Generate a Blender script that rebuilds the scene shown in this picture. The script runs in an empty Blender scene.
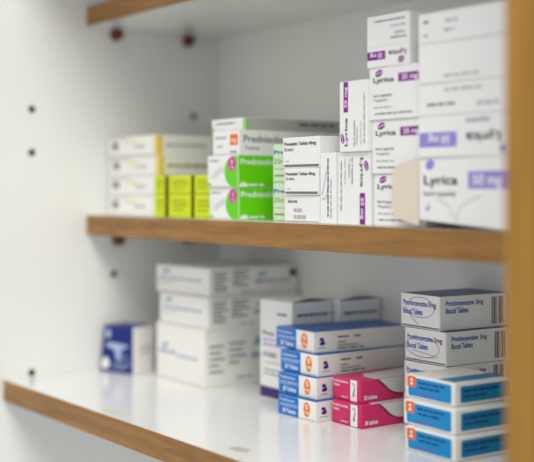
import bpy, bmesh, math, random
from mathutils import Vector, Matrix

random.seed(7)
SC = bpy.context.scene
COL = SC.collection
MM = 0.001


# ------------------------------------------------------------------ materials
def srgb(r, g, b):
    def f(c):
        c /= 255.0
        return c / 12.92 if c <= 0.04045 else ((c + 0.055) / 1.055) ** 2.4
    return (f(r), f(g), f(b), 1.0)


MATS = {}


def plain(name, rgb, rough=0.5, spec=0.25, mottled=0.0, scale=60.0):
    m = bpy.data.materials.new(name)
    m.use_nodes = True
    nt = m.node_tree
    b = nt.nodes['Principled BSDF']
    b.inputs['Roughness'].default_value = rough
    b.inputs['Specular IOR Level'].default_value = spec
    c = srgb(*rgb)
    if mottled > 0:
        tc = nt.nodes.new('ShaderNodeTexCoord')
        nz = nt.nodes.new('ShaderNodeTexNoise')
        nz.inputs['Scale'].default_value = scale
        nz.inputs['Detail'].default_value = 4
        rp = nt.nodes.new('ShaderNodeValToRGB')
        rp.color_ramp.elements[0].position = 0.3
        rp.color_ramp.elements[1].position = 0.7
        rp.color_ramp.elements[0].color = [x * (1 - mottled) for x in c[:3]] + [1]
        rp.color_ramp.elements[1].color = c
        nt.links.new(tc.outputs['Object'], nz.inputs['Vector'])
        nt.links.new(nz.outputs['Fac'], rp.inputs['Fac'])
        nt.links.new(rp.outputs['Color'], b.inputs['Base Color'])
    else:
        b.inputs['Base Color'].default_value = c
    MATS[name] = m
    return m


def wood(name, dark, light, sx):
    """straight grained brown edging; sx stretches the grain along an axis"""
    m = bpy.data.materials.new(name)
    m.use_nodes = True
    nt = m.node_tree
    b = nt.nodes['Principled BSDF']
    b.inputs['Roughness'].default_value = 0.42
    b.inputs['Specular IOR Level'].default_value = 0.35
    tc = nt.nodes.new('ShaderNodeTexCoord')
    mp = nt.nodes.new('ShaderNodeMapping')
    mp.inputs['Scale'].default_value = sx
    nz = nt.nodes.new('ShaderNodeTexNoise')
    nz.inputs['Scale'].default_value = 1.0
    nz.inputs['Detail'].default_value = 6
    nz.inputs['Roughness'].default_value = 0.65
    rp = nt.nodes.new('ShaderNodeValToRGB')
    rp.color_ramp.elements[0].position = 0.33
    rp.color_ramp.elements[1].position = 0.68
    rp.color_ramp.elements[0].color = srgb(*dark)
    rp.color_ramp.elements[1].color = srgb(*light)
    nt.links.new(tc.outputs['Object'], mp.inputs['Vector'])
    nt.links.new(mp.outputs['Vector'], nz.inputs['Vector'])
    nt.links.new(nz.outputs['Fac'], rp.inputs['Fac'])
    nt.links.new(rp.outputs['Color'], b.inputs['Base Color'])
    bp = nt.nodes.new('ShaderNodeBump')
    bp.inputs['Strength'].default_value = 0.08
    bp.inputs['Distance'].default_value = 0.0005
    nt.links.new(nz.outputs['Fac'], bp.inputs['Height'])
    nt.links.new(bp.outputs['Normal'], b.inputs['Normal'])
    MATS[name] = m
    return m


plain('white_laminate', (234, 234, 229), 0.5, 0.4, 0.03, 9.0)
plain('shelf_laminate', (234, 234, 232), 0.16, 0.5, 0.02, 14.0)
plain('board_core', (150, 120, 85), 0.8)
wood('brown_edging', (124, 86, 38), (167, 120, 62), (14, 60, 160))
wood('golden_edging', (146, 104, 34), (174, 128, 50), (160, 60, 10))
plain('hole_dark', (38, 34, 20), 0.9, 0.1)
plain('pin_brown', (104, 42, 26), 0.45, 0.4)
plain('stain_grey', (186, 184, 172), 0.5)
plain('stain_beige', (214, 204, 172), 0.5)
plain('card_white', (240, 240, 237), 0.42, 0.35, 0.02, 40.0)
plain('card_cream', (241, 240, 234), 0.45, 0.35, 0.02, 40.0)
plain('card_grey', (214, 214, 210), 0.6, 0.2)
plain('card_inside', (196, 188, 172), 0.8, 0.1)
plain('flap_shade_tint', (228, 216, 196), 0.6, 0.2)  # warm shade on the open card flap, mixed into its base colour
plain('purple', (140, 14, 146), 0.4)
plain('deep_purple', (74, 40, 112), 0.4)
plain('lavender', (150, 140, 214), 0.4)
plain('ink_black', (40, 40, 46), 0.5)
plain('ink_grey', (128, 128, 132), 0.5)
plain('ink_pale', (178, 178, 180), 0.5)
plain('ink_mid', (112, 112, 116), 0.5)
plain('ink_lilac', (146, 146, 190), 0.5)
plain('ink_blue', (24, 86, 184), 0.5)
plain('ink_navy', (66, 72, 140), 0.5)
plain('ink_violet', (150, 50, 140), 0.5)
plain('pen_ink', (70, 66, 140), 0.5)
plain('pen_grey', (130, 134, 160), 0.5)
plain('bright_green', (104, 208, 12), 0.38)
plain('pale_green', (206, 232, 190), 0.42)
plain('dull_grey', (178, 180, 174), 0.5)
plain('magenta', (206, 40, 150), 0.4)
plain('orange', (238, 130, 20), 0.4)
plain('orange_red', (240, 108, 50), 0.4)
plain('olive_ink', (136, 146, 60), 0.5)
plain('fluo_yellow', (208, 224, 0), 0.4)
plain('yellow_band', (236, 200, 30), 0.4)
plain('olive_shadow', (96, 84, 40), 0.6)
plain('olive_dark', (120, 128, 10), 0.5)
plain('sky_blue', (8, 116, 200), 0.36)
plain('top_blue', (34, 104, 178), 0.36)
plain('slate_blue', (84, 98, 140), 0.4)
plain('cyan', (16, 142, 204), 0.4)
plain('teal', (10, 126, 170), 0.4)
plain('teal_logo', (110, 176, 190), 0.45)
plain('pink', (212, 50, 110), 0.4)
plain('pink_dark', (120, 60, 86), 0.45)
plain('royal_blue', (22, 42, 116), 0.4)
plain('swoosh_blue', (170, 184, 216), 0.45)
plain('barcode_brown', (148, 132, 116), 0.5)
plain('logo_purple', (74, 36, 140), 0.45)


# ------------------------------------------------------------------ helpers
def link(name, me, parent=None):
    o = bpy.data.objects.new(name, me)
    COL.objects.link(o)
    if parent is not None:
        o.parent = parent
    return o


def tag(o, label=None, cat=None, group=None, kind=None):
    if label:
        o['label'] = label
    if cat:
        o['category'] = cat
    if group:
        o['group'] = group
    if kind:
        o['kind'] = kind
    return o


class MB:
    """collects polygons with material names; coordinates in millimetres"""

    def __init__(self):
        self.v, self.f, self.m = [], [], []

    def poly(self, pts, mat):
        n = len(self.v)
        self.v += [tuple(p) for p in pts]
        self.f.append(tuple(range(n, n + len(pts))))
        self.m.append(mat)

    def raw(self, verts, faces, mat):
        n = len(self.v)
        self.v += [tuple(p) for p in verts]
        for f in faces:
            self.f.append(tuple(i + n for i in f))
            self.m.append(mat)

    def bm(self, bm, mats):
        n = len(self.v)
        bm.verts.index_update()
        self.v += [tuple(v.co) for v in bm.verts]
        for f in bm.faces:
            self.f.append(tuple(v.index + n for v in f.verts))
            self.m.append(mats[f.material_index])
        bm.free()

    def build(self, name, parent=None, warp=None):
        me = bpy.data.meshes.new(name)
        names = []
        for x in self.m:
            if x not in names:
                names.append(x)
        vs = [warp(*p) for p in self.v] if warp else self.v
        me.from_pydata([(x * MM, y * MM, z * MM) for x, y, z in vs], [], self.f)
        for x in names:
            me.materials.append(MATS[x])
        for p, x in zip(me.polygons, self.m):
            p.material_index = names.index(x)
        me.update()
        return link(name, me, parent)


def box_bm(x0, y0, z0, x1, y1, z1, bevel=0.5, seg=2):
    bm = bmesh.new()
    bmesh.ops.create_cube(bm, size=1.0)
    for v in bm.verts:
        v.co = Vector((x0 if v.co.x < 0 else x1, y0 if v.co.y < 0 else y1, z0 if v.co.z < 0 else z1))
    if bevel > 0:
        bmesh.ops.bevel(bm, geom=list(bm.edges), offset=bevel, segments=seg, profile=0.5, affect='EDGES')
    bm.normal_update()
    return bm


# lettering: Blender's own built-in face turned into flat polygons
_TXT = {}


def glyphs(s, bold):
    k = (s, bold)
    if k not in _TXT:
        cu = bpy.data.curves.new('lettering', 'FONT')
        cu.body = s
        cu.resolution_u = 3
        cu.offset = 0.022 if bold else 0.004
        ob = bpy.data.objects.new('lettering', cu)
        COL.objects.link(ob)
        dg = bpy.context.evaluated_depsgraph_get()
        me = bpy.data.meshes.new_from_object(ob.evaluated_get(dg))
        vs = [(v.co.x, v.co.y) for v in me.vertices]
        fs = [tuple(p.vertices) for p in me.polygons]
        bpy.data.objects.remove(ob)
        bpy.data.curves.remove(cu)
        bpy.data.meshes.remove(me)
        _TXT[k] = (vs, fs)
    return _TXT[k]


_CAPH = None


def cap_height():
    global _CAPH
    if _CAPH is None:
        vs, _ = glyphs('H', False)
        _CAPH = max(v[1] for v in vs)
    return _CAPH


def print_items(items, W, H, emit, part=None):
    """items in fractions of a W x H mm card -> emit(points2d | verts,faces, mat, layer)"""
    rnd = random.Random(len(items) * 31 + int(W * 10))
    for it in items:
        k = it[0]
        if k == 'part':
            if part is not None:
                print_items(it[3], W, H, part(it[1], it[2]))
        elif k == 'rect':
            _, u0, v0, u1, v1, mat = it[:6]
            lay = it[6] if len(it) > 6 else 1
            emit([(u0 * W, v0 * H), (u1 * W, v0 * H), (u1 * W, v1 * H), (u0 * W, v1 * H)], [(0, 1, 2, 3)], mat, lay)
        elif k == 'rrect':
            _, u0, v0, u1, v1, mat, r = it[:7]
            pts = []
            for cx, cy, a0 in ((u1 * W - r, v0 * H + r, -90), (u1 * W - r, v1 * H - r, 0), (u0 * W + r, v1 * H - r, 90), (u0 * W + r, v0 * H + r, 180)):
                for j in range(5):
                    a = math.radians(a0 + j * 22.5)
                    pts.append((cx + r * math.cos(a), cy + r * math.sin(a)))
            emit(pts, [tuple(range(len(pts)))], mat, it[7] if len(it) > 7 else 1)
        elif k == 'ell':
            _, u, v, ru, rv, mat = it[:6]
            ang = math.radians(it[6]) if len(it) > 6 else 0
            lay = it[7] if len(it) > 7 else 2
            pts = []
            for j in range(28):
                a = j * 2 * math.pi / 28
                x, y = ru * W * math.cos(a), rv * H * math.sin(a)
                pts.append((u * W + x * math.cos(ang) - y * math.sin(ang), v * H + x * math.sin(ang) + y * math.cos(ang)))
            emit(pts, [tuple(range(28))], mat, lay)
        elif k == 'poly':
            pts = [(u * W, v * H) for u, v in it[1]]
            emit(pts, [tuple(range(len(pts)))], it[2], it[3] if len(it) > 3 else 1)
        elif k == 'text':
            _, s, u, v, w, ch, mat = it[:7]
            bold = it[7] if len(it) > 7 else False
            vs, fs = glyphs(s, bold)
            if not vs:
                continue
            x0 = min(p[0] for p in vs)
            x1 = max(p[0] for p in vs)
            sx = w * W / (x1 - x0)
            sy = ch * H / cap_height()
            emit([(u * W + (p[0] - x0) * sx, v * H + p[1] * sy) for p in vs], fs, mat, 3)
        elif k == 'lines':                 # print too small to read: broken grey strokes
            _, u0, v, u1, ch, mat = it[:6]
            u = u0
            while u < u1 - 0.01:
                wl = min(rnd.uniform(0.05, 0.15), u1 - u)
                emit([(u * W, v * H), ((u + wl) * W, v * H), ((u + wl) * W, (v + ch) * H), (u * W, (v + ch) * H)], [(0, 1, 2, 3)], mat, 2)
                u += wl + 0.018
        elif k == 'stroke':
            _, pts, wd, mat = it[:4]
            P = [Vector((a * W, b * H)) for a, b in pts]
            L, R = [], []
            for i, p in enumerate(P):
                t = (P[min(i + 1, len(P) - 1)] - P[max(i - 1, 0)])
                t = t.normalized() if t.length > 1e-9 else Vector((1, 0))
                n = Vector((-t.y, t.x)) * wd / 2
                L.append(p + n)
                R.append(p - n)
            n = len(P)
            emit([tuple(p) for p in L + R], [(i + n, i + 1 + n, i + 1, i) for i in range(n - 1)], mat, 4)


def face_emit(mb, face, w, d, h, rot=0, off=0.0):
    if face == 'front':
        O, U, V, N, fu, fv = Vector((-w / 2, -d / 2, 0)), Vector((1, 0, 0)), Vector((0, 0, 1)), Vector((0, -1, 0)), w, h
    elif face == 'right':
        O, U, V, N, fu, fv = Vector((w / 2, -d / 2, 0)), Vector((0, 1, 0)), Vector((0, 0, 1)), Vector((1, 0, 0)), d, h
    elif face == 'left':
        O, U, V, N, fu, fv = Vector((-w / 2, d / 2, 0)), Vector((0, -1, 0)), Vector((0, 0, 1)), Vector((-1, 0, 0)), d, h
    else:
        O, U, V, N, fu, fv = Vector((-w / 2, -d / 2, h)), Vector((1, 0, 0)), Vector((0, 1, 0)), Vector((0, 0, 1)), w, d
    CW, CH = (fu, fv) if rot in (0, 180) else (fv, fu)

    def emit(pts, faces, mat, lay):
        out = []
        for a, b in pts:
            if rot == 0:
                u, v = a, b
            elif rot == 180:
                u, v = fu - a, fv - b
            elif rot == 90:
                u, v = fu - b, a
            else:
                u, v = b, fv - a
            out.append(O + U * u + V * v + N * (off + 0.05 * lay))
        mb.raw(out, faces, mat)
    return emit, CW, CH


# (name, N corner = front right vertical edge, phi, width, depth, height, base z)
def carton(label, N, ph, w, d, h, z, group, prints=(), card='card_white', faces=None, flap=True,
           slit=0.35, bevel=0.5, warp=None, cat='box', flap_card=None):
    """folded medicine carton: body mesh, with its closed front end flap as a part.
    prints: list of (face, rotation, items)"""
    faces = faces or {}
    bm = box_bm(-w / 2, -d / 2, 0, w / 2, d / 2, h, bevel)
    mats = [card]

    def mi(n):
        if n not in mats:
            mats.append(n)
        return mats.index(n)
    for f in bm.faces:
        n = f.normal
        key = None
        if n.y < -0.6:
            key = 'front'
        elif n.x > 0.6:
            key = 'right'
        elif n.x < -0.6:
            key = 'left'
        elif n.z > 0.6:
            key = 'top'
        elif n.y > 0.6:
            key = 'back'
        if key in faces:
            f.material_index = mi(faces[key])
    if flap:
        big = max((f for f in bm.faces if f.normal.y < -0.9), key=lambda f: f.calc_area())
        bmesh.ops.inset_region(bm, faces=[big], thickness=0.25, use_even_offset=True)
        ret = bmesh.ops.extrude_discrete_faces(bm, faces=[big])
        nf = ret['faces'][0]
        for v in nf.verts:
            v.co.y += 2.5
        nf.material_index = mi('card_inside')
    mb = MB()
    mb.bm(bm, mats)
    fb = MB()
    if flap:
        e = bevel + 0.45
        x0, x1, z0, z1 = -w / 2 + e, w / 2 - e, e * 0.7 + slit, h - e * 0.7
        fbm = box_bm(x0, -d / 2 - 0.05, z0, x1, -d / 2 + 0.35, z1, 0.12, 1)
        fb.bm(fbm, [flap_card or faces.get('front', card)])
    c, s = math.cos(math.radians(ph)), math.sin(math.radians(ph))
    cx = N[0] - c * w / 2 - s * d / 2
    cy = N[1] - s * w / 2 + c * d / 2
    o = link('medicine_box', None)
    o.location = (cx * MM, cy * MM, z * MM)
    o.rotation_euler = (0, 0, math.radians(ph))
    tag(o, label, cat, group)
    extra = []
    for face, rot, items in prints:
        on_flap = face == 'front' and flap
        off = 0.05 if on_flap else 0.0
        em, CW, CH = face_emit(fb if on_flap else mb, face, w, d, h, rot, off)

        def part(name, lab, face=face, rot=rot, off=off):
            pm = MB()
            extra.append((name, lab, pm))
            return face_emit(pm, face, w, d, h, rot, off)[0]
        print_items(items, CW, CH, em, part)
    mb.build('carton_body', o, warp)
    if flap:
        fb.build('end_flap', o, warp)
    for name, lab, pm in extra:
        tag(pm.build(name, o, warp), lab)
    return o


def arc(cu, cv, ru, rv, a0, a1, n=24):
    return [(cu + ru * math.cos(math.radians(a0 + (a1 - a0) * i / n)), cv + rv * math.sin(math.radians(a0 + (a1 - a0) * i / n))) for i in range(n + 1)]


# ------------------------------------------------------------------ the cabinet
YB = 5.0        # face of the back panel
YM = -139.9     # front of the middle and upper boards
YL = -220.9     # front of the lowest board
ZM, ZU = 144.6, 318.6
XR = 588.0      # inside of the right-hand panel


def panel_with_holes(name, y0, y1, z0, z1, thick, holes, mat, r=3.4, depth=9.0):
    """upright panel in the plane X=0 (facing +X) with real round holes drilled into it"""
    mb = MB()
    ys = sorted(set([y0, y1] + [a for h in holes for a in (h[0] - 8, h[0] + 8)]))
    zs = sorted(set([z0, z1] + [a for h in holes for a in (h[1] - 8, h[1] + 8)]))
    n = 16
    for i in range(len(ys) - 1):
        for j in range(len(zs) - 1):
            a, b, c, d = ys[i], ys[i + 1], zs[j], zs[j + 1]
            inside = [h for h in holes if a <= h[0] <= b and c <= h[1] <= d and abs((a + b) / 2 - h[0]) < .01 and abs((c + d) / 2 - h[1]) < .01]
            if not inside:
                mb.poly([(0, a, c), (0, b, c), (0, b, d), (0, a, d)], mat)
                continue
            hy, hz = inside[0]
            ring, sq = [], []
            for k in range(n):
                t = 2 * math.pi * k / n
                cy, sz = math.cos(t), math.sin(t)
                m = max(abs(cy), abs(sz))
                ring.append((hy + r * cy, hz + r * sz))
                sq.append((hy + (b - a) / 2 * cy / m, hz + (d - c) / 2 * sz / m))
            for k in range(n):
                q = (k + 1) % n
                mb.poly([(0, *ring[k]), (0, *sq[k]), (0, *sq[q]), (0, *ring[q])], mat)
                mb.poly([(0, *ring[q]), (-depth, *ring[q]), (-depth, *ring[k]), (0, *ring[k])], 'hole_dark')
            mb.poly([(-depth, *p) for p in ring], 'hole_dark')
    t = -thick
    mb.poly([(t, y0, z0), (t, y0, z1), (t, y1, z1), (t, y1, z0)], mat)
    mb.poly([(0, y0, z0), (0, y0, z1), (t, y0, z1), (t, y0, z0)], mat)
    mb.poly([(0, y1, z0), (t, y1, z0), (t, y1, z1), (0, y1, z1)], mat)
    mb.poly([(0, y0, z1), (0, y1, z1), (t, y1, z1), (t, y0, z1)], mat)
    mb.poly([(0, y0, z0), (t, y0, z0), (t, y1, z0), (0, y1, z0)], mat)
    return mb.build(name)


HOLES = [(-194.0, 240.0), (-194.0, 201.2), (-194.0, 4.0), (-111.4, 88.9), (-23.5, 240.0)]
tag(panel_with_holes('wall_left', -430, 14, -230, 560, 18, HOLES, 'white_laminate'), kind='structure')

mb = MB()
mb.bm(box_bm(0.2, YB, -230, XR + 30, YB + 8, 560, 0), ['white_laminate'])
tag(mb.build('wall_back'), kind='structure')

mb = MB()
mb.bm(box_bm(XR, YL + 1.2, -230, XR + 30, YB - 0.2, 560, 0), ['white_laminate'])
wr = tag(mb.build('wall_right'), kind='structure')
mb = MB()
mb.bm(box_bm(XR, YL - 0.8, -230, XR + 30, YL + 1.1, 560, 0.4), ['golden_edging'])
mb.build('edge_strip', wr)


def shelf_board(label, y0, ztop, marks=()):
    mb = MB()
    mb.bm(box_bm(0.3, y0 + 1.4, ztop - 18, XR - 0.3, YB - 0.3, ztop, 0), ['shelf_laminate'])
    for pts, m in marks:
        mb.poly([(x, y, ztop + 0.05) for x, y in pts], m)
    o = mb.build('shelf_board')
    tag(o, label, 'shelf', 'shelf boards of the cabinet')
    e = MB()
    e.bm(box_bm(0.3, y0, ztop - 18, XR - 0.3, y0 + 1.35, ztop - 0.05, 0.35), ['brown_edging'])
    e.build('edge_strip', o)
    return o


def blob(cx, cy, rx, ry, n=14, seed=1):
    r = random.Random(seed)
    return [(cx + rx * math.cos(6.2832 * k / n) * r.uniform(.7, 1.1), cy + ry * math.sin(6.2832 * k / n) * r.uniform(.7, 1.1)) for k in range(n)]


shelf_board('lowest white shelf board with brown front edge, deepest of the three', YL, 0.0,
            [(blob(343, -202, 10, 6, seed=3), 'stain_grey'), (blob(180, -211, 14, 3, seed=5), 'stain_beige')])
shelf_board('middle white shelf board with brown front edge, carrying the upper row of boxes', YM, ZM)
shelf_board('top white shelf board seen from below, with brown front edge, above all the boxes', YM, ZU + 18)


def shelf_pin(label, y, z):
    """brown plastic support peg: flanged collar at the wall, round stud and flat tongue"""
    mb = MB()
    prof = [(0.05, 5.6), (1.4, 5.6), (1.8, 4.9), (8.2, 4.7), (9.4, 3.4), (9.8, 0.01)]
    n = 18
    for (xa, ra), (xb, rb) in zip(prof, prof[1:]):
        for k in range(n):
            a, b = 2 * math.pi * k / n, 2 * math.pi * (k + 1) / n
            mb.poly([(xa, ra * math.cos(a), ra * math.sin(a)), (xa, ra * math.cos(b), ra * math.sin(b)),
                     (xb, rb * math.cos(b), rb * math.sin(b)), (xb, rb * math.cos(a), rb * math.sin(a))], 'pin_brown')
    mb.poly([(0.05, 5.6 * math.cos(2 * math.pi * k / n), 5.6 * math.sin(2 * math.pi * k / n)) for k in range(n)][::-1], 'pin_brown')
    o = mb.build('shelf_pin')
    o.location = (0, y * MM, z * MM)
    tag(o, label, 'shelf peg', 'brown pegs under the shelves')


shelf_pin('brown peg under the top shelf, nearer its front corner', -110.3, ZU - 5.75)
shelf_pin('brown peg under the top shelf, farther back near the rear corner', -31.2, ZU - 5.75)
shelf_pin('brown peg under the middle shelf, near its front left corner', -108.2, ZM - 18 - 5.75)
shelf_pin('brown peg under the middle shelf, mostly hidden at the back', -31.2, ZM - 18 - 5.75)


mb = MB()
mb.bm(box_bm(0.2, YL + 1.2, 392, XR - 0.2, YB - 0.2, 410, 0), ['white_laminate'])
ct = tag(mb.build('ceiling'), kind='structure')
mb = MB()
mb.bm(box_bm(0.2, YL - 0.2, 392, XR - 0.2, YL + 1.15, 410, 0.35), ['brown_edging'])
mb.build('edge_strip', ct)


# ------------------------------------------------------------------ print designs
def leaflet_front():
    return [('part', 'emblem', 'pale teal emblem', [('poly', [(.10, .72), (.16, .86), (.29, .88), (.23, .74)], 'teal_logo')]),
            ('lines', .07, .52, .88, .06, 'ink_lilac'), ('lines', .07, .38, .34, .04, 'ink_pale')]


def leaflet_front_low():
    return [('part', 'emblem', 'pale teal emblem', [('poly', [(.10, .55), (.16, .64), (.26, .66), (.22, .57)], 'teal_logo')]),
            ('lines', .07, .47, .42, .05, 'ink_lilac'), ('lines', .46, .44, .86, .035, 'ink_lilac')]


def leaflet_side(rows, low=False):
    it = []
    for k in range(rows):
        v = (.68 - k * .11) if low else (.82 - k * .74 / rows)
        ch = .035 if low else .055
        it.append(('rect', .05, v, (.20, .17, .21, .15, .19, .18)[k % 6], v + ch, 'ink_mid', 2))
        if k < rows - 1:
            it.append(('rect', .25, v + .03, (.43, .40, .44, .36, .42)[k % 5], v + .03 + ch, 'ink_mid', 2))
    it += [('part', 'emblem', 'pale teal emblem', [('poly', [(.52, .66), (.55, .80), (.64, .82), (.60, .68)], 'teal_logo')]),
           ('lines', .50, .44, .68, .10, 'ink_lilac'), ('lines', .70, .44, .92, .07, 'ink_lilac'),
           ('lines', .34, .10, .50, .05, 'ink_pale')]
    return it


def bristol_front():
    return [('part', 'label_panel', 'blue end panel with white lettering', [
                ('rect', .012, .02, .55, .985, 'sky_blue'),
                ('text', 'Prednisolone', .05, .72, .40, .14, 'card_white'),
                ('rect', .05, .56, .52, .59, 'card_white', 2), ('rect', .05, .47, .52, .49, 'card_white', 2),
                ('text', '28 Tablets', .12, .15, .36, .20, 'card_white', True)]),
            ('part', 'dose_badge', 'orange dot', [
                ('ell', .765, .53, .085, .37, 'orange'),
                ('text', '5', .735, .56, .065, .22, 'card_white', True), ('text', 'mg', .70, .34, .13, .12, 'card_white', True)])]


def bristol_side():
    # purple B-like emblem of two lobes with a slit, small company line under it, print to its right
    return [('part', 'emblem', 'purple two-lobed emblem', [('poly', [(.06, .36), (.06, .70), (.08, .72)] + arc(.08, .61, .024, .11, 90, -60, 8) + arc(.085, .46, .032, .12, 70, -90, 8), 'logo_purple', 2),
            ('poly', [(.055, .52), (.08, .57), (.08, .52), (.055, .47)], 'card_white', 3),
            ('rect', .045, .22, .125, .25, 'ink_navy', 2)]),
            ('lines', .25, .66, .36, .07, 'ink_black'), ('rect', .42, .64, .49, .74, 'ink_grey', 2),
            ('lines', .25, .42, .33, .06, 'ink_grey'),
            ('text', 'Bristol Laboratories Ltd,', .25, .26, .22, .10, 'ink_black', True),
            ('lines', .25, .12, .52, .06, 'ink_black')]


def pink_front(scribble=False):
    it = [('part', 'label_strip', 'white strip', [('rect', .63, .03, .86, .97, 'card_white')]),
          ('text', 'Prochlorperazine', .03, .78, .52, .10, 'card_white', True), ('text', 'Tablets', .03, .60, .22, .10, 'card_white', True),
          ('text', 'tablets', .30, .12, .24, .09, 'card_white'),
          ('stroke', [(.74, .25), (.78, .3), (.74, .36), (.72, .30), (.75, .42), (.79, .62), (.76, .68)], .7, 'ink_black'),
          ('lines', .70, .74, .80, .03, 'ink_grey'), ('lines', .70, .80, .78, .03, 'ink_grey')]
    if scribble:
        it.append(('stroke', arc(.48, .45, .08, .20, -150, 120, 14), .5, 'pink_dark'))
    return it


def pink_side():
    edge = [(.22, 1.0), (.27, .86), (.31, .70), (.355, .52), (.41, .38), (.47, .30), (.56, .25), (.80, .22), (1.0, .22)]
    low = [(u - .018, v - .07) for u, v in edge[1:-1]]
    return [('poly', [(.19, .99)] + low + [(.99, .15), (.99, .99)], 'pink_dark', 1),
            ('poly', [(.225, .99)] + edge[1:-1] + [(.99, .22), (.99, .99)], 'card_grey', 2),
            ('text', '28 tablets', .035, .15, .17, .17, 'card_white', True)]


def buccal_front(tail):
    it = [('text', 'Prochlorperazine', .07, .66, .62, .15, 'ink_blue', True), ('text', '3mg', .71, .66, .20, .15, 'ink_violet', True),
          ('text', 'Buccal Tablets', .07, .40, .50, .16, 'ink_blue', True)]
    if tail:
        it += [('stroke', arc(.50, .62, .36, .30, 150, 500, 36), .36, 'pen_ink'),
               ('stroke', [(.20, .44), (.30, .28), (.46, .12)], .36, 'pen_ink')]
    else:
        it += [('stroke', arc(.44, .46, .40, .30, 100, 450, 36), .36, 'pen_ink'),
               ('stroke', [(.20, .34), (.55, .28), (.82, .22), (.60, .16)], .4, 'pen_grey')]
    return it


def buccal_side():
    it = [('text', 'Prochlorperazine', .08, .72, .40, .14, 'ink_blue', True), ('text', '3mg', .51, .72, .11, .14, 'ink_violet', True),
          ('text', 'Buccal Tablets', .08, .50, .32, .15, 'ink_blue', True)]
    bars = []
    for a, b in ((.745, .765), (.772, .805), (.815, .825), (.85, .885), (.892, .915)):
        bars.append(('rect', a, .10, b, .90, 'barcode_brown', 2))
    it.append(('part', 'barcode', 'brown barcode', bars))
    return it


def cyan_front():
    return [('part', 'label_panel', 'cyan panel with dark lettering', [
                ('rrect', .07, .10, .93, .90, 'cyan', 1.6),
                ('lines', .28, .68, .80, .08, 'royal_blue'), ('lines', .30, .48, .70, .08, 'royal_blue'), ('lines', .24, .20, .60, .05, 'ink_violet')]),
            ('part', 'dose_badge', 'orange square', [
                ('rrect', .05, .48, .225, .95, 'orange_red', 1.0, 2),
                ('ell', .14, .80, .028, .05, 'card_white', 0, 3), ('poly', [(.10, .58), (.14, .74), (.18, .58)], 'card_white', 3)])]


def cyan_side():
    return [('part', 'label_panel', 'teal panel', [('rrect', .09, .14, .96, .84, 'teal', 1.4), ('lines', .14, .58, .75, .10, 'royal_blue'), ('lines', .14, .36, .55, .08, 'royal_blue')])]


def capsule_card(strength, band, faded=False, wide=1.0):
    """white capsule carton face: oval emblem, name, dosage band, small print"""
    logo = 'lavender' if faded else 'purple'
    bw = .99
    return [('part', 'emblem', 'slanted oval emblem', [('ell', .19, .89, .075, .062, logo, 18), ('stroke', [(.13, .865), (.18, .885), (.21, .90), (.26, .915)], .5, 'card_white')]),
            ('text', 'Lyrica', .08, .715, .40, .09, 'ink_black', True),
            ('part', 'dosage_band', 'purple dosage band', [('rect', .56, .69, bw, .855, band), ('text', strength, .62, .735, .30, .085, 'card_white', True)]),
            ('text', 'hard capsules', .08, .44, .36, .055, 'ink_black'), ('text', 'Pregabalin', .10, .35, .25, .05, 'ink_grey'),
            ('lines', .09, .22, .44, .03, 'ink_pale'), ('lines', .11, .10, .82, .03, 'ink_grey')]


def green_front():
    green = [(.985, .02), (.985, .98)] + [(.80, .98)] + arc(.86, .50, .30, .48, 100, 260, 14) + [(.80, .02)]
    return [('poly', green, 'bright_green', 1), 
            ('part', 'dose_badge', 'magenta oval', [('ell', .80, .74, .125, .22, 'magenta', 8), ('text', '5', .77, .74, .06, .12, 'card_white', True),
                                                    ('text', 'mg', .75, .62, .10, .08, 'card_white')]),
            ('lines', .08, .82, .38, .05, 'ink_grey'),
            ('stroke', [(.14, .34), (.30, .50), (.50, .66)], .7, 'ink_pale'), ('stroke', [(.20, .28), (.38, .46), (.56, .58)], .7, 'ink_pale'),
            ('poly', [(.03, .03), (.16, .03), (.10, .14), (.03, .16)], 'bright_green', 1)]


def green_side():
    return [('text', 'Prednisolone', .02, .72, .38, .17, 'card_white', True),
            ('poly', arc(.05, .03, .042, .14, 0, 180, 12), 'card_white', 1), ('lines', .10, .06, .24, .06, 'card_white')]


# ------------------------------------------------------------------ lower shelf
G = 0.15
A = 'white cartons stacked at the back of the lower shelf'
carton('tall white carton at the bottom of the back stack on the lower shelf', (138.8, -99), 0, 80.7, 97, 49.0, .1, A,
       [('front', 0, leaflet_front_low()), ('right', 0, leaflet_side(5, True))], 'card_cream')
carton('flat white carton in the middle of the back stack on the lower shelf', (141, -97), 1.0, 78.5, 97, 26.5, 49.25, A,
       [('front', 0, leaflet_front()), ('right', 0, leaflet_side(6))], 'card_cream')
carton('flat white carton topmost of the back stack, with dark stamp at its far end', (137, -93), 2.0, 84.5, 97, 24.5, 75.9, A,
       [('front', 0, leaflet_front()), ('right', 0, leaflet_side(6) + [('part', 'stamp', 'dark stamp', [('rect', .90, .60, .975, .88, 'ink_black', 2)])])], 'card_cream')


def lean(x, y, z):
    k = max(0.0, (z / 43.0)) * max(0.0, min(1.0, (0.5 - x / 40.0)))
    return (x + 6.5 * k, y, z)


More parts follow.
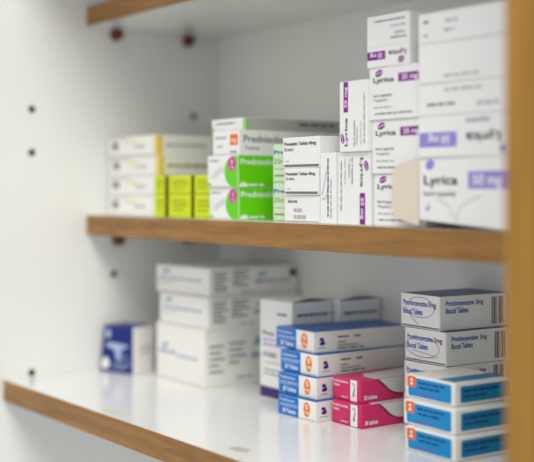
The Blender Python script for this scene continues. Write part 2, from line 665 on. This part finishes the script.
carton('small dark blue and white carton leaning beside the left wall on the lower shelf', (43, -115), 17, 43, 27, 43, .1, None,
       [('front', 0, [('ell', .16, .82, .09, .10, 'swoosh_blue'),
                      ('poly', [(.12, .60), (.30, .64), (.62, .62), (.86, .60), (.80, .54), (.66, .54), (.60, .40), (.70, .22), (.58, .30), (.50, .24), (.44, .44), (.34, .52), (.14, .54)], 'swoosh_blue', 2),
                      ('stroke', [(.62, .52), (.74, .36), (.90, .24)], 1.0, 'swoosh_blue'),
                      ('poly', [(.04, .08), (.05, .26), (.12, .32), (.24, .28), (.30, .14), (.20, .06)], 'card_white', 2),
                      ('lines', .40, .16, .90, .03, 'swoosh_blue'), ('lines', .40, .09, .80, .03, 'swoosh_blue')]),
        ('right', 0, [('lines', .35, .54, .96, .03, 'ink_grey'), ('lines', .35, .44, .96, .03, 'ink_grey')])],
       'card_cream', {'front': 'royal_blue', 'top': 'royal_blue', 'left': 'royal_blue'}, True, .3, .5, lean)


def tall_carton(label, N, w, d, h, prints):
    o = carton(label, N, 0, w, d, h, .1, 'tall purple-footed white cartons', prints, 'card_white', flap=False)
    # tuck-in lid, bowed up along its right edge so that a dark gap shows
    mb = MB()
    n = 14
    th = 0.5
    rows = []
    for i in range(n + 1):
        t = i / n
        y = -d / 2 + 0.6 + t * (d - 1.2)
        lift = 2.4 * math.sin(math.pi * t) ** 0.9
        rows.append([(-w / 2 + .6, y, h + .12), (0, y, h + .12 + lift * .35), (w / 2 - .5, y, h + .12 + lift)])
    for i in range(n):
        for j in range(2):
            a, b, c, e = rows[i][j], rows[i][j + 1], rows[i + 1][j + 1], rows[i + 1][j]
            mb.poly([a, b, c, e], 'card_white')
            mb.poly([(p[0], p[1], p[2] + th) for p in (e, c, b, a)][::-1], 'card_white')
        a, b = rows[i][2], rows[i + 1][2]
        mb.poly([a, b, (b[0], b[1], b[2] + th), (a[0], a[1], a[2] + th)], 'card_white')
        a, b = rows[i][0], rows[i + 1][0]
        mb.poly([b, a, (a[0], a[1], a[2] + th), (b[0], b[1], b[2] + th)], 'card_white')
    for r, s in ((rows[0], 1), (rows[-1], -1)):
        for j in range(2):
            q = [r[j], r[j + 1], (r[j + 1][0], r[j + 1][1], r[j + 1][2] + th), (r[j][0], r[j][1], r[j][2] + th)]
            mb.poly(q if s > 0 else q[::-1], 'card_white')
    mb.build('tuck_flap', o)
    return o


CF = [('part', 'foot_band', 'purple foot band', [('rect', .012, .01, .988, .12, 'deep_purple')]), ('text', 'Pros', .10, .645, .34, .045, 'deep_purple', True),
      ('lines', .10, .59, .80, .02, 'lavender'), ('lines', .10, .54, .70, .02, 'lavender'),
      ('text', 'UCARD', .10, .425, .42, .045, 'deep_purple', True), ('lines', .14, .36, .60, .015, 'ink_pale'),
      ('lines', .12, .285, .80, .016, 'ink_grey'), ('lines', .12, .245, .70, .016, 'ink_grey'), ('lines', .55, .86, .84, .022, 'ink_navy')]
CS = [('part', 'foot_band', 'purple foot band', [('rect', .012, .01, .988, .12, 'deep_purple')]), ('lines', .12, .86, .92, .025, 'ink_navy'), ('lines', .06, .75, .96, .035, 'ink_navy')]
tall_carton('tall white carton with purple foot and bowed lid, standing behind the blue stack', (239, -82), 43.5, 40, 78.9,
            [('front', 0, CF), ('right', 0, CS)])
tall_carton('tall white carton with bowed lid, farther right in back of the blue stack', (246.5, -40.5), 43.5, 43, 78.9,
            [('front', 0, CF), ('right', 0, CS)])

def splayed(x, y, z):
    k = max(0.0, min(1.0, (-y - 12) / 32.0)) * max(0.0, min(1.0, (22.2 - x) / 44.4))
    return (x - 5.5 * k, y - 1.5 * k, z)


D = 'blue and white tablet cartons with orange dots'
blue = dict(card='card_cream', faces={'top': 'top_blue', 'left': 'sky_blue'})
carton('blue and white carton with orange dot, bottom of the blue stack', (304.8, -110), 1.5, 44.5, 88, 14.6, .1, D,
       [('front', 0, bristol_front()), ('right', 0, bristol_side())], **blue)
carton('blue and white carton with orange dot, second from bottom of the blue stack', (299.3, -105.2), 2.0, 44.5, 88, 15.7, 14.85, D,
       [('front', 0, bristol_front()), ('right', 0, bristol_side())], **blue)
carton('blue and white carton with orange dot, second from top of the blue stack', (296, -101.3), 1.0, 45.0, 88, 15.9, 30.7, D,
       [('front', 0, bristol_front()), ('right', 0, bristol_side())], **blue)
carton('blue and white carton with orange dot and blue top in view, topmost of its stack', (286.8, -98.0), -4, 44.4, 88, 15.7, 46.75, D,
       [('front', 0, bristol_front()), ('right', 0, bristol_side())], warp=splayed, **blue)

E_ = 'pink tablet cartons'
pk = dict(card='pink', faces={})
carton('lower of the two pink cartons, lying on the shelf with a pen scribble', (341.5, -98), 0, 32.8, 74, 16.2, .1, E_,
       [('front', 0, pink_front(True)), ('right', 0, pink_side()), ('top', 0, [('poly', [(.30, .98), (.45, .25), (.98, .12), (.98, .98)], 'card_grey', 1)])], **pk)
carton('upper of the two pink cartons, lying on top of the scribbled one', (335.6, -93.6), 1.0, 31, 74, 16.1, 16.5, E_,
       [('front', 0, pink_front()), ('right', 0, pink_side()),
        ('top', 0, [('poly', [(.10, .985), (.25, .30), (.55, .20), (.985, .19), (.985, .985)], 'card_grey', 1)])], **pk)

F_ = 'white buccal tablet cartons with blue lettering'
bl = dict(card='card_white', faces={'top': 'slate_blue'}, slit=1.1)
carton('white carton with blue lettering, at the bottom of its stack behind the cyan cartons', (387.5, -61.8), 0, 42.5, 62, 23.0, .1, F_,
       [('front', 0, buccal_front(False)), ('right', 0, buccal_side())], **bl)
carton('white carton with blue lettering, third from top, showing just above the cyan cartons', (388.5, -62), 0, 42.5, 62, 23.0, 23.25, F_,
       [('front', 0, buccal_front(False)), ('right', 0, buccal_side())], **bl)
carton('white carton with blue lettering and pen loop around its lower line, second from top', (388, -61.8), -1.5, 42.8, 62.5, 23.5, 46.4, F_,
       [('front', 0, buccal_front(False)), ('right', 0, buccal_side())], **bl)
carton('topmost white carton with blue lettering circled in pen with a tail', (382, -61.8), -3, 42.2, 65, 24.0, 70.05, F_,
       [('front', 0, buccal_front(True)), ('right', 0, buccal_side())], **bl)

G_ = 'white and cyan cartons with orange squares'
cy = dict(card='card_cream', bevel=1.2, flap=True, slit=.2)
carton('white carton with cyan panel and orange square, bottom of the front right stack', (450, -115), -.5, 46.3, 54, 15.4, .1, G_,
       [('front', 0, cyan_front()), ('right', 0, cyan_side())], **cy)
carton('white carton with cyan panel and orange square, middle of the front right stack', (446.8, -112), -1.5, 48.5, 54, 16.0, 15.65, G_,
       [('front', 0, cyan_front()), ('right', 0, cyan_side())], **cy)
carton('white carton with cyan panel and orange square, topmost of the front right stack', (441, -106.3), -1.5, 47.3, 50, 15.0, 31.8, G_,
       [('front', 0, cyan_front()), ('right', 0, cyan_side()), ('top', 0, [('rect', .62, .04, .93, .97, 'teal')])], **cy)

# ------------------------------------------------------------------ middle shelf
I_ = 'pale cartons with a yellow stripe by the left wall'
z = ZM + .1
nm = ['bottom', 'second from bottom', 'second from top', 'topmost']
for k, hh in enumerate([17.8, 17.4, 17.6, 17.8]):
    carton('pale carton with yellow corner stripe against the left wall, %s of its stack' % nm[k], (94.0 - (k % 2) * .8, -119 + (k % 3) * .6), 0, 91.5 - (k % 2), 62, hh, z, I_,
           [('front', 0, [('part', 'corner_stripe', 'yellow stripe', [('rect', .945, .03, .992, .97, 'yellow_band')]), ('ell', .16, .55, .07, .22, 'ink_grey'), ('lines', .40, .62, .60, .10, 'yellow_band'),
                          ('lines', .56, .40, .76, .14, 'ink_pale'), ('lines', .05, .86, .44, .07, 'ink_pale')]),
            ('right', 0, [('rect', .005, .03, .085, .97, 'yellow_band'), ('lines', .14, .42, .80, .16, 'olive_ink' if k == 2 else 'ink_pale')])], 'card_cream')
    z += hh + G

H_ = 'small fluorescent yellow boxes in front of the pale stack'
cols = [(99, 116.6, 'left'), (122.8, 158.6, 'middle'), (163.4, 191.8, 'right')]
for x0, x1, cn in cols:
    z = ZM + .1
    for r, hh in enumerate([19.5, 15.4]):
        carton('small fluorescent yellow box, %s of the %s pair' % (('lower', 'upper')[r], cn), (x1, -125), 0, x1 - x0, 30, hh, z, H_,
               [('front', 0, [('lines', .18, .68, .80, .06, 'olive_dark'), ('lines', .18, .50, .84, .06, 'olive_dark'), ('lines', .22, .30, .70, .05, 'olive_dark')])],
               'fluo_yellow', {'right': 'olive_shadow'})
        z += hh + G

J_ = 'green and white tablet cartons'
gr = dict(card='card_white', faces={'right': 'bright_green'})
z = ZM + .1
carton('white and bright green carton with pink oval, lower of the two', (236.3, -130.4), -1, 42.6, 98, 24.6, z, J_,
       [('front', 0, green_front()), ('right', 0, green_side())], **gr)
z += 24.6 + G
carton('white and bright green carton with pink oval, upper of the two', (236.9, -131.4), 0, 43.2, 98, 24.8, z, J_,
       [('front', 0, green_front()), ('right', 0, green_side())], **gr)
z += 24.8 + G
carton('white carton with orange square and grey lettering on top of the green ones', (236, -130), 1.5, 35.5, 100, 19.2, z, 'white cartons above the green ones',
       [('front', 0, [('part', 'dose_badge', 'orange square', [('rect', .66, .40, .95, .84, 'orange_red'), ('text', 'mg', .71, .54, .18, .16, 'card_white', True)]), ('lines', .10, .66, .52, .10, 'ink_pale'), ('lines', .16, .32, .40, .08, 'ink_pale'),
                      ('lines', .66, .10, .92, .08, 'olive_ink')]),
        ('right', 0, [('text', 'Prednisolone', .04, .52, .46, .27, 'ink_grey', True), ('text', 'Tablets', .05, .22, .14, .15, 'ink_grey')])], 'card_white')
z += 19.2 + G
carton('thin pale carton with green corner lying highest, above the orange-marked carton', (232.5, -122), 0, 47.5, 94, 9.8, z, 'white cartons above the green ones',
       [('front', 0, [('rect', .94, .05, .985, .95, 'bright_green'), ('rect', .015, .05, .07, .40, 'bright_green'), ('lines', .14, .55, .70, .14, 'ink_grey')]),
        ('right', 0, [('rect', .005, .05, .03, .95, 'bright_green'), ('lines', .55, .45, .93, .25, 'ink_mid')])],
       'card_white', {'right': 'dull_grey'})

R_ = 'narrow pale green cartons'
z = ZM + .1
for k in range(2):
    carton('narrow pale green carton squeezed behind the plain white stack, %s one' % ('lower', 'upper')[k], (292.0, -124), 0, 20.6, 60, 28.2, z, R_,
           [('front', 0, [('text', 'Pred', .08, .74, .84, .10, 'ink_blue', True), ('text', '25mg', .08, .50, .88, .12, 'olive_ink', False), ('lines', .12, .16, .70, .05, 'olive_ink'),
                          ('lines', .12, .34, .80, .03, 'ink_pale')])], 'pale_green')
    z += 28.2 + G

K_ = 'plain white cartons with small dark print'
z = ZM + .1
kp = [('text', 'Pravastatin Tablets 40mg', .05, .74, .86, .11, 'ink_black', True), ('text', '28 tablets', .05, .56, .26, .10, 'ink_black'),
      ('stroke', [(.10, .22), (.17, .22), (.17, .30)], .4, 'ink_grey')]
carton('plain white carton with stamped batch print, bottom of its stack', (337.2, -132.0), -2, 43.0, 58, 19.4, z, K_,
       [('front', 0, [('lines', .10, .72, .40, .09, 'ink_grey'), ('lines', .28, .38, .52, .14, 'ink_pale'), ('lines', .28, .14, .62, .14, 'ink_pale')])], slit=.5)
z += 19.4 + G
carton('plain white carton with small dark print, middle of its stack', (337.2, -133.2), -1, 40.5, 58, 18.8, z, K_, [('front', 0, kp)], slit=1.8)
z += 18.8 + G
carton('plain white carton with small dark print, topmost and jutting out', (337.8, -132.6), -1, 43.8, 58, 21.8, z, K_,
       [('front', 0, kp), ('right', 0, [('text', 'Sun', .14, .26, .34, .14, 'ink_black', True)])], slit=1.9)
z = ZM + .1
carton('narrow white carton standing upright with sideways print and pen squiggle', (355.2, -133), 0, 16.4, 60, 48.4, z, None,
       [('front', 90, [('lines', .10, .42, .92, .10, 'ink_grey'), ('lines', .08, .24, .62, .08, 'ink_pale')]),
        ('front', 0, [('stroke', [(.15, .40), (.40, .70), (.52, .84), (.55, .60), (.45, .40), (.30, .34), (.15, .36)], .45, 'pen_grey')])], flap=False)

V_ = 'white capsule cartons with purple bands'
z = ZM + .1
carton('white capsule carton standing on end, purple dosage band at its foot, lower of the pair', (389.0, -131.4), 0, 33.2, 56, 48.1, z, V_,
       [('front', 270, capsule_card('25 mg', 'purple'))], flap=False)
carton('white capsule carton standing on end, purple dosage band at its top, upper of the pair', (389.6, -134), 0, 28.6, 56, 46.8, z + 48.3, V_,
       [('front', 90, capsule_card('25 mg', 'purple'))], flap=False)
z = ZM + .1
hs = [33.4, 34.4, 33.6, 33.2]
nm = ['on the shelf, bottom of the purple stack', 'second from bottom of the purple stack', 'third from bottom of the purple stack']
xs = [(438, -129), (438, -130.4), (438.4, -131.8)]
for k in range(3):
    carton('white capsule carton with purple dosage band, %s' % nm[k], xs[k], 0, (48.2, 48.2, 49.6)[k], 56, hs[k], z, V_,
           [('front', 0, capsule_card('25 mg', 'purple'))], flap=False)
    z += hs[k] + G
carton('white capsule carton lying upside down, topmost of the purple stack', (426.6, -131.5), 2, 39, 50, hs[3], z, V_,
       [('front', 180, capsule_card('25 mg', 'purple')), ('front', 0, [('rect', .03, .40, .97, .404, 'ink_pale')])], flap=False)

Q_ = 'large near capsule cartons by the right post'


def crushed(x, y, z):
    k = max(0.0, -x / 37.0) * max(0.0, 1 - z / 14.0) * max(0.0, min(1.0, -y / 28.0))
    return (x, y, z + 5.0 * k)


z = ZM + .1
o = carton('near white capsule carton with lavender band and open side flap, beside the right post', (515, -136.2), 0, 75, 58, 42.6, z, Q_,
           [('front', 0, [('part', 'emblem', 'lavender emblem', [('ell', .13, .90, .05, .07, 'lavender', 20)]), ('text', 'Lyrica', .06, .62, .38, .125, 'ink_black', True),
                          ('part', 'dosage_band', 'lavender dosage band', [('rect', .55, .56, .97, .80, 'lavender'), ('text', '50 mg', .60, .62, .30, .13, 'card_white', True)]),
                          ('text', 'hard capsules', .06, .46, .36, .07, 'ink_black'), ('ell', .10, .29, .03, .07, 'lavender'), ('ell', .095, .31, .02, .045, 'card_white', 0, 3),
                          ('stroke', [(.20, .42), (.32, .34), (.38, .20), (.42, .10), (.46, .30), (.60, .42), (.70, .46)], .5, 'ink_pale')])],
           flap=False, warp=crushed)
mb = MB()                                   # open dust flap folded out at the left end
prof = [(0, 1.5, 41.6), (8, 2.8, 40.8), (18, 4.6, 39.4), (24, 5.8, 38.2), (26.5, 8.0, 36.2), (27.4, 11.0, 33.0)]
fr = [(-37.6 - a * .995, -29.0 + a * .10, b0, b1) for a, b0, b1 in prof]
for (xa, ya, a0, a1), (xb, yb, b0, b1) in zip(fr, fr[1:]):
    mb.poly([(xb, yb, b0), (xa, ya, a0), (xa, ya, a1), (xb, yb, b1)], 'flap_shade_tint')
    mb.poly([(xb, yb + .5, b1), (xa, ya + .5, a1), (xa, ya + .5, a0), (xb, yb + .5, b0)], 'flap_shade_tint')
    mb.poly([(xa, ya, a1), (xa, ya + .5, a1), (xb, yb + .5, b1), (xb, yb, b1)], 'flap_shade_tint')
    mb.poly([(xb, yb, b0), (xb, yb + .5, b0), (xa, ya + .5, a0), (xa, ya, a0)], 'flap_shade_tint')
xa, ya, a0, a1 = fr[-1]
mb.poly([(xa, ya, a0), (xa, ya, a1), (xa, ya + .5, a1), (xa, ya + .5, a0)], 'flap_shade_tint')
tag(mb.build('dust_flap', o), 'open flap with beige shade tint')
z += 42.6 + G
carton('near white capsule carton lying upside down with lavender band, second of the right stack', (513.8, -136.4), 1, 72.8, 58, 24.8, z, Q_,
       [('front', 180, [('text', 'Lyrica', .10, .46, .36, .22, 'ink_black', True), ('part', 'dosage_band', 'lavender dosage band', [('rect', .56, .40, .985, .76, 'lavender'), ('text', '50 mg', .64, .49, .24, .18, 'card_white', True)]),
                        ('text', 'capsules', .20, .12, .26, .11, 'ink_navy'), ('ell', .08, .84, .03, .08, 'lavender')])], flap=False)
z += 24.8 + G
carton('white carton with two faint text lines, third up in the near right stack', (513.8, -136.6), 1, 72.4, 58, 19.2, z, Q_,
       [('front', 0, [('lines', .30, .74, .72, .08, 'ink_pale'), ('lines', .10, .30, .42, .08, 'ink_grey'), ('lines', .66, .24, .92, .10, 'ink_pale')])], flap=False)
z += 19.2 + G
carton('plain greyish white carton, second from top of the near right stack', (512.6, -136.8), 1.5, 70.4, 58, 24.0, z, Q_,
       [('front', 0, [('lines', .30, .13, .70, .06, 'ink_pale')])], 'card_white', flap=False)
z += 24.0 + G
carton('white carton with small print near its corner, topmost of the near right stack', (513, -137.6), 1, 70.6, 58, 18.2, z, Q_,
       [('front', 0, [('lines', .06, .66, .14, .10, 'ink_grey'), ('lines', .06, .22, .12, .08, 'ink_pale'), ('lines', .32, .62, .46, .10, 'ink_pale'), ('lines', .30, .32, .42, .10, 'ink_pale')]),
        ('front', 0, [])], flap=False)

# ------------------------------------------------------------------ light
w = bpy.data.worlds.new('room_light')
SC.world = w
w.use_nodes = True
bg = w.node_tree.nodes['Background']
bg.inputs['Color'].default_value = (0.96, 0.965, 1.0, 1)
bg.inputs['Strength'].default_value = 0.70


def area(name, loc, target, sx, sy, power, color):
    L = bpy.data.lights.new(name, 'AREA')
    L.shape = 'RECTANGLE'
    L.size, L.size_y = sx, sy
    L.energy = power
    L.color = color
    o = bpy.data.objects.new(name, L)
    COL.objects.link(o)
    o.location = loc
    o.rotation_euler = (Vector(target) - Vector(loc)).to_track_quat('-Z', 'Y').to_euler()
    return o


area('ceiling_light', (0.55, -1.05, 1.75), (0.3, -0.1, 0.1), 1.3, 0.6, 11, (1.0, 0.985, 0.93))
area('ceiling_light', (2.3, -1.04, 1.75), (0.3, -0.1, 0.15), 1.3, 0.6, 41, (1.0, 0.985, 0.93))

# ------------------------------------------------------------------ camera
cam = bpy.data.cameras.new('camera')
co = bpy.data.objects.new('camera', cam)
COL.objects.link(co)
a = 0.6221
f = Vector((-math.cos(a), math.sin(a), 0))
co.location = (.94955, -.61571, .16813)
co.rotation_euler = f.to_track_quat('-Z', 'Y').to_euler()
cam.sensor_fit = 'HORIZONTAL'
cam.lens = 50.0
cam.sensor_width = 50.0 * 534 / 1136.0
cam.shift_y = -(231 - 189.48) / 534
cam.clip_start = 0.01
cam.dof.use_dof = True
cam.dof.focus_distance = 0.785
cam.dof.aperture_fstop = 2.4
SC.camera = co
SC.view_settings.view_transform = 'Standard'
SC.view_settings.look = 'None'
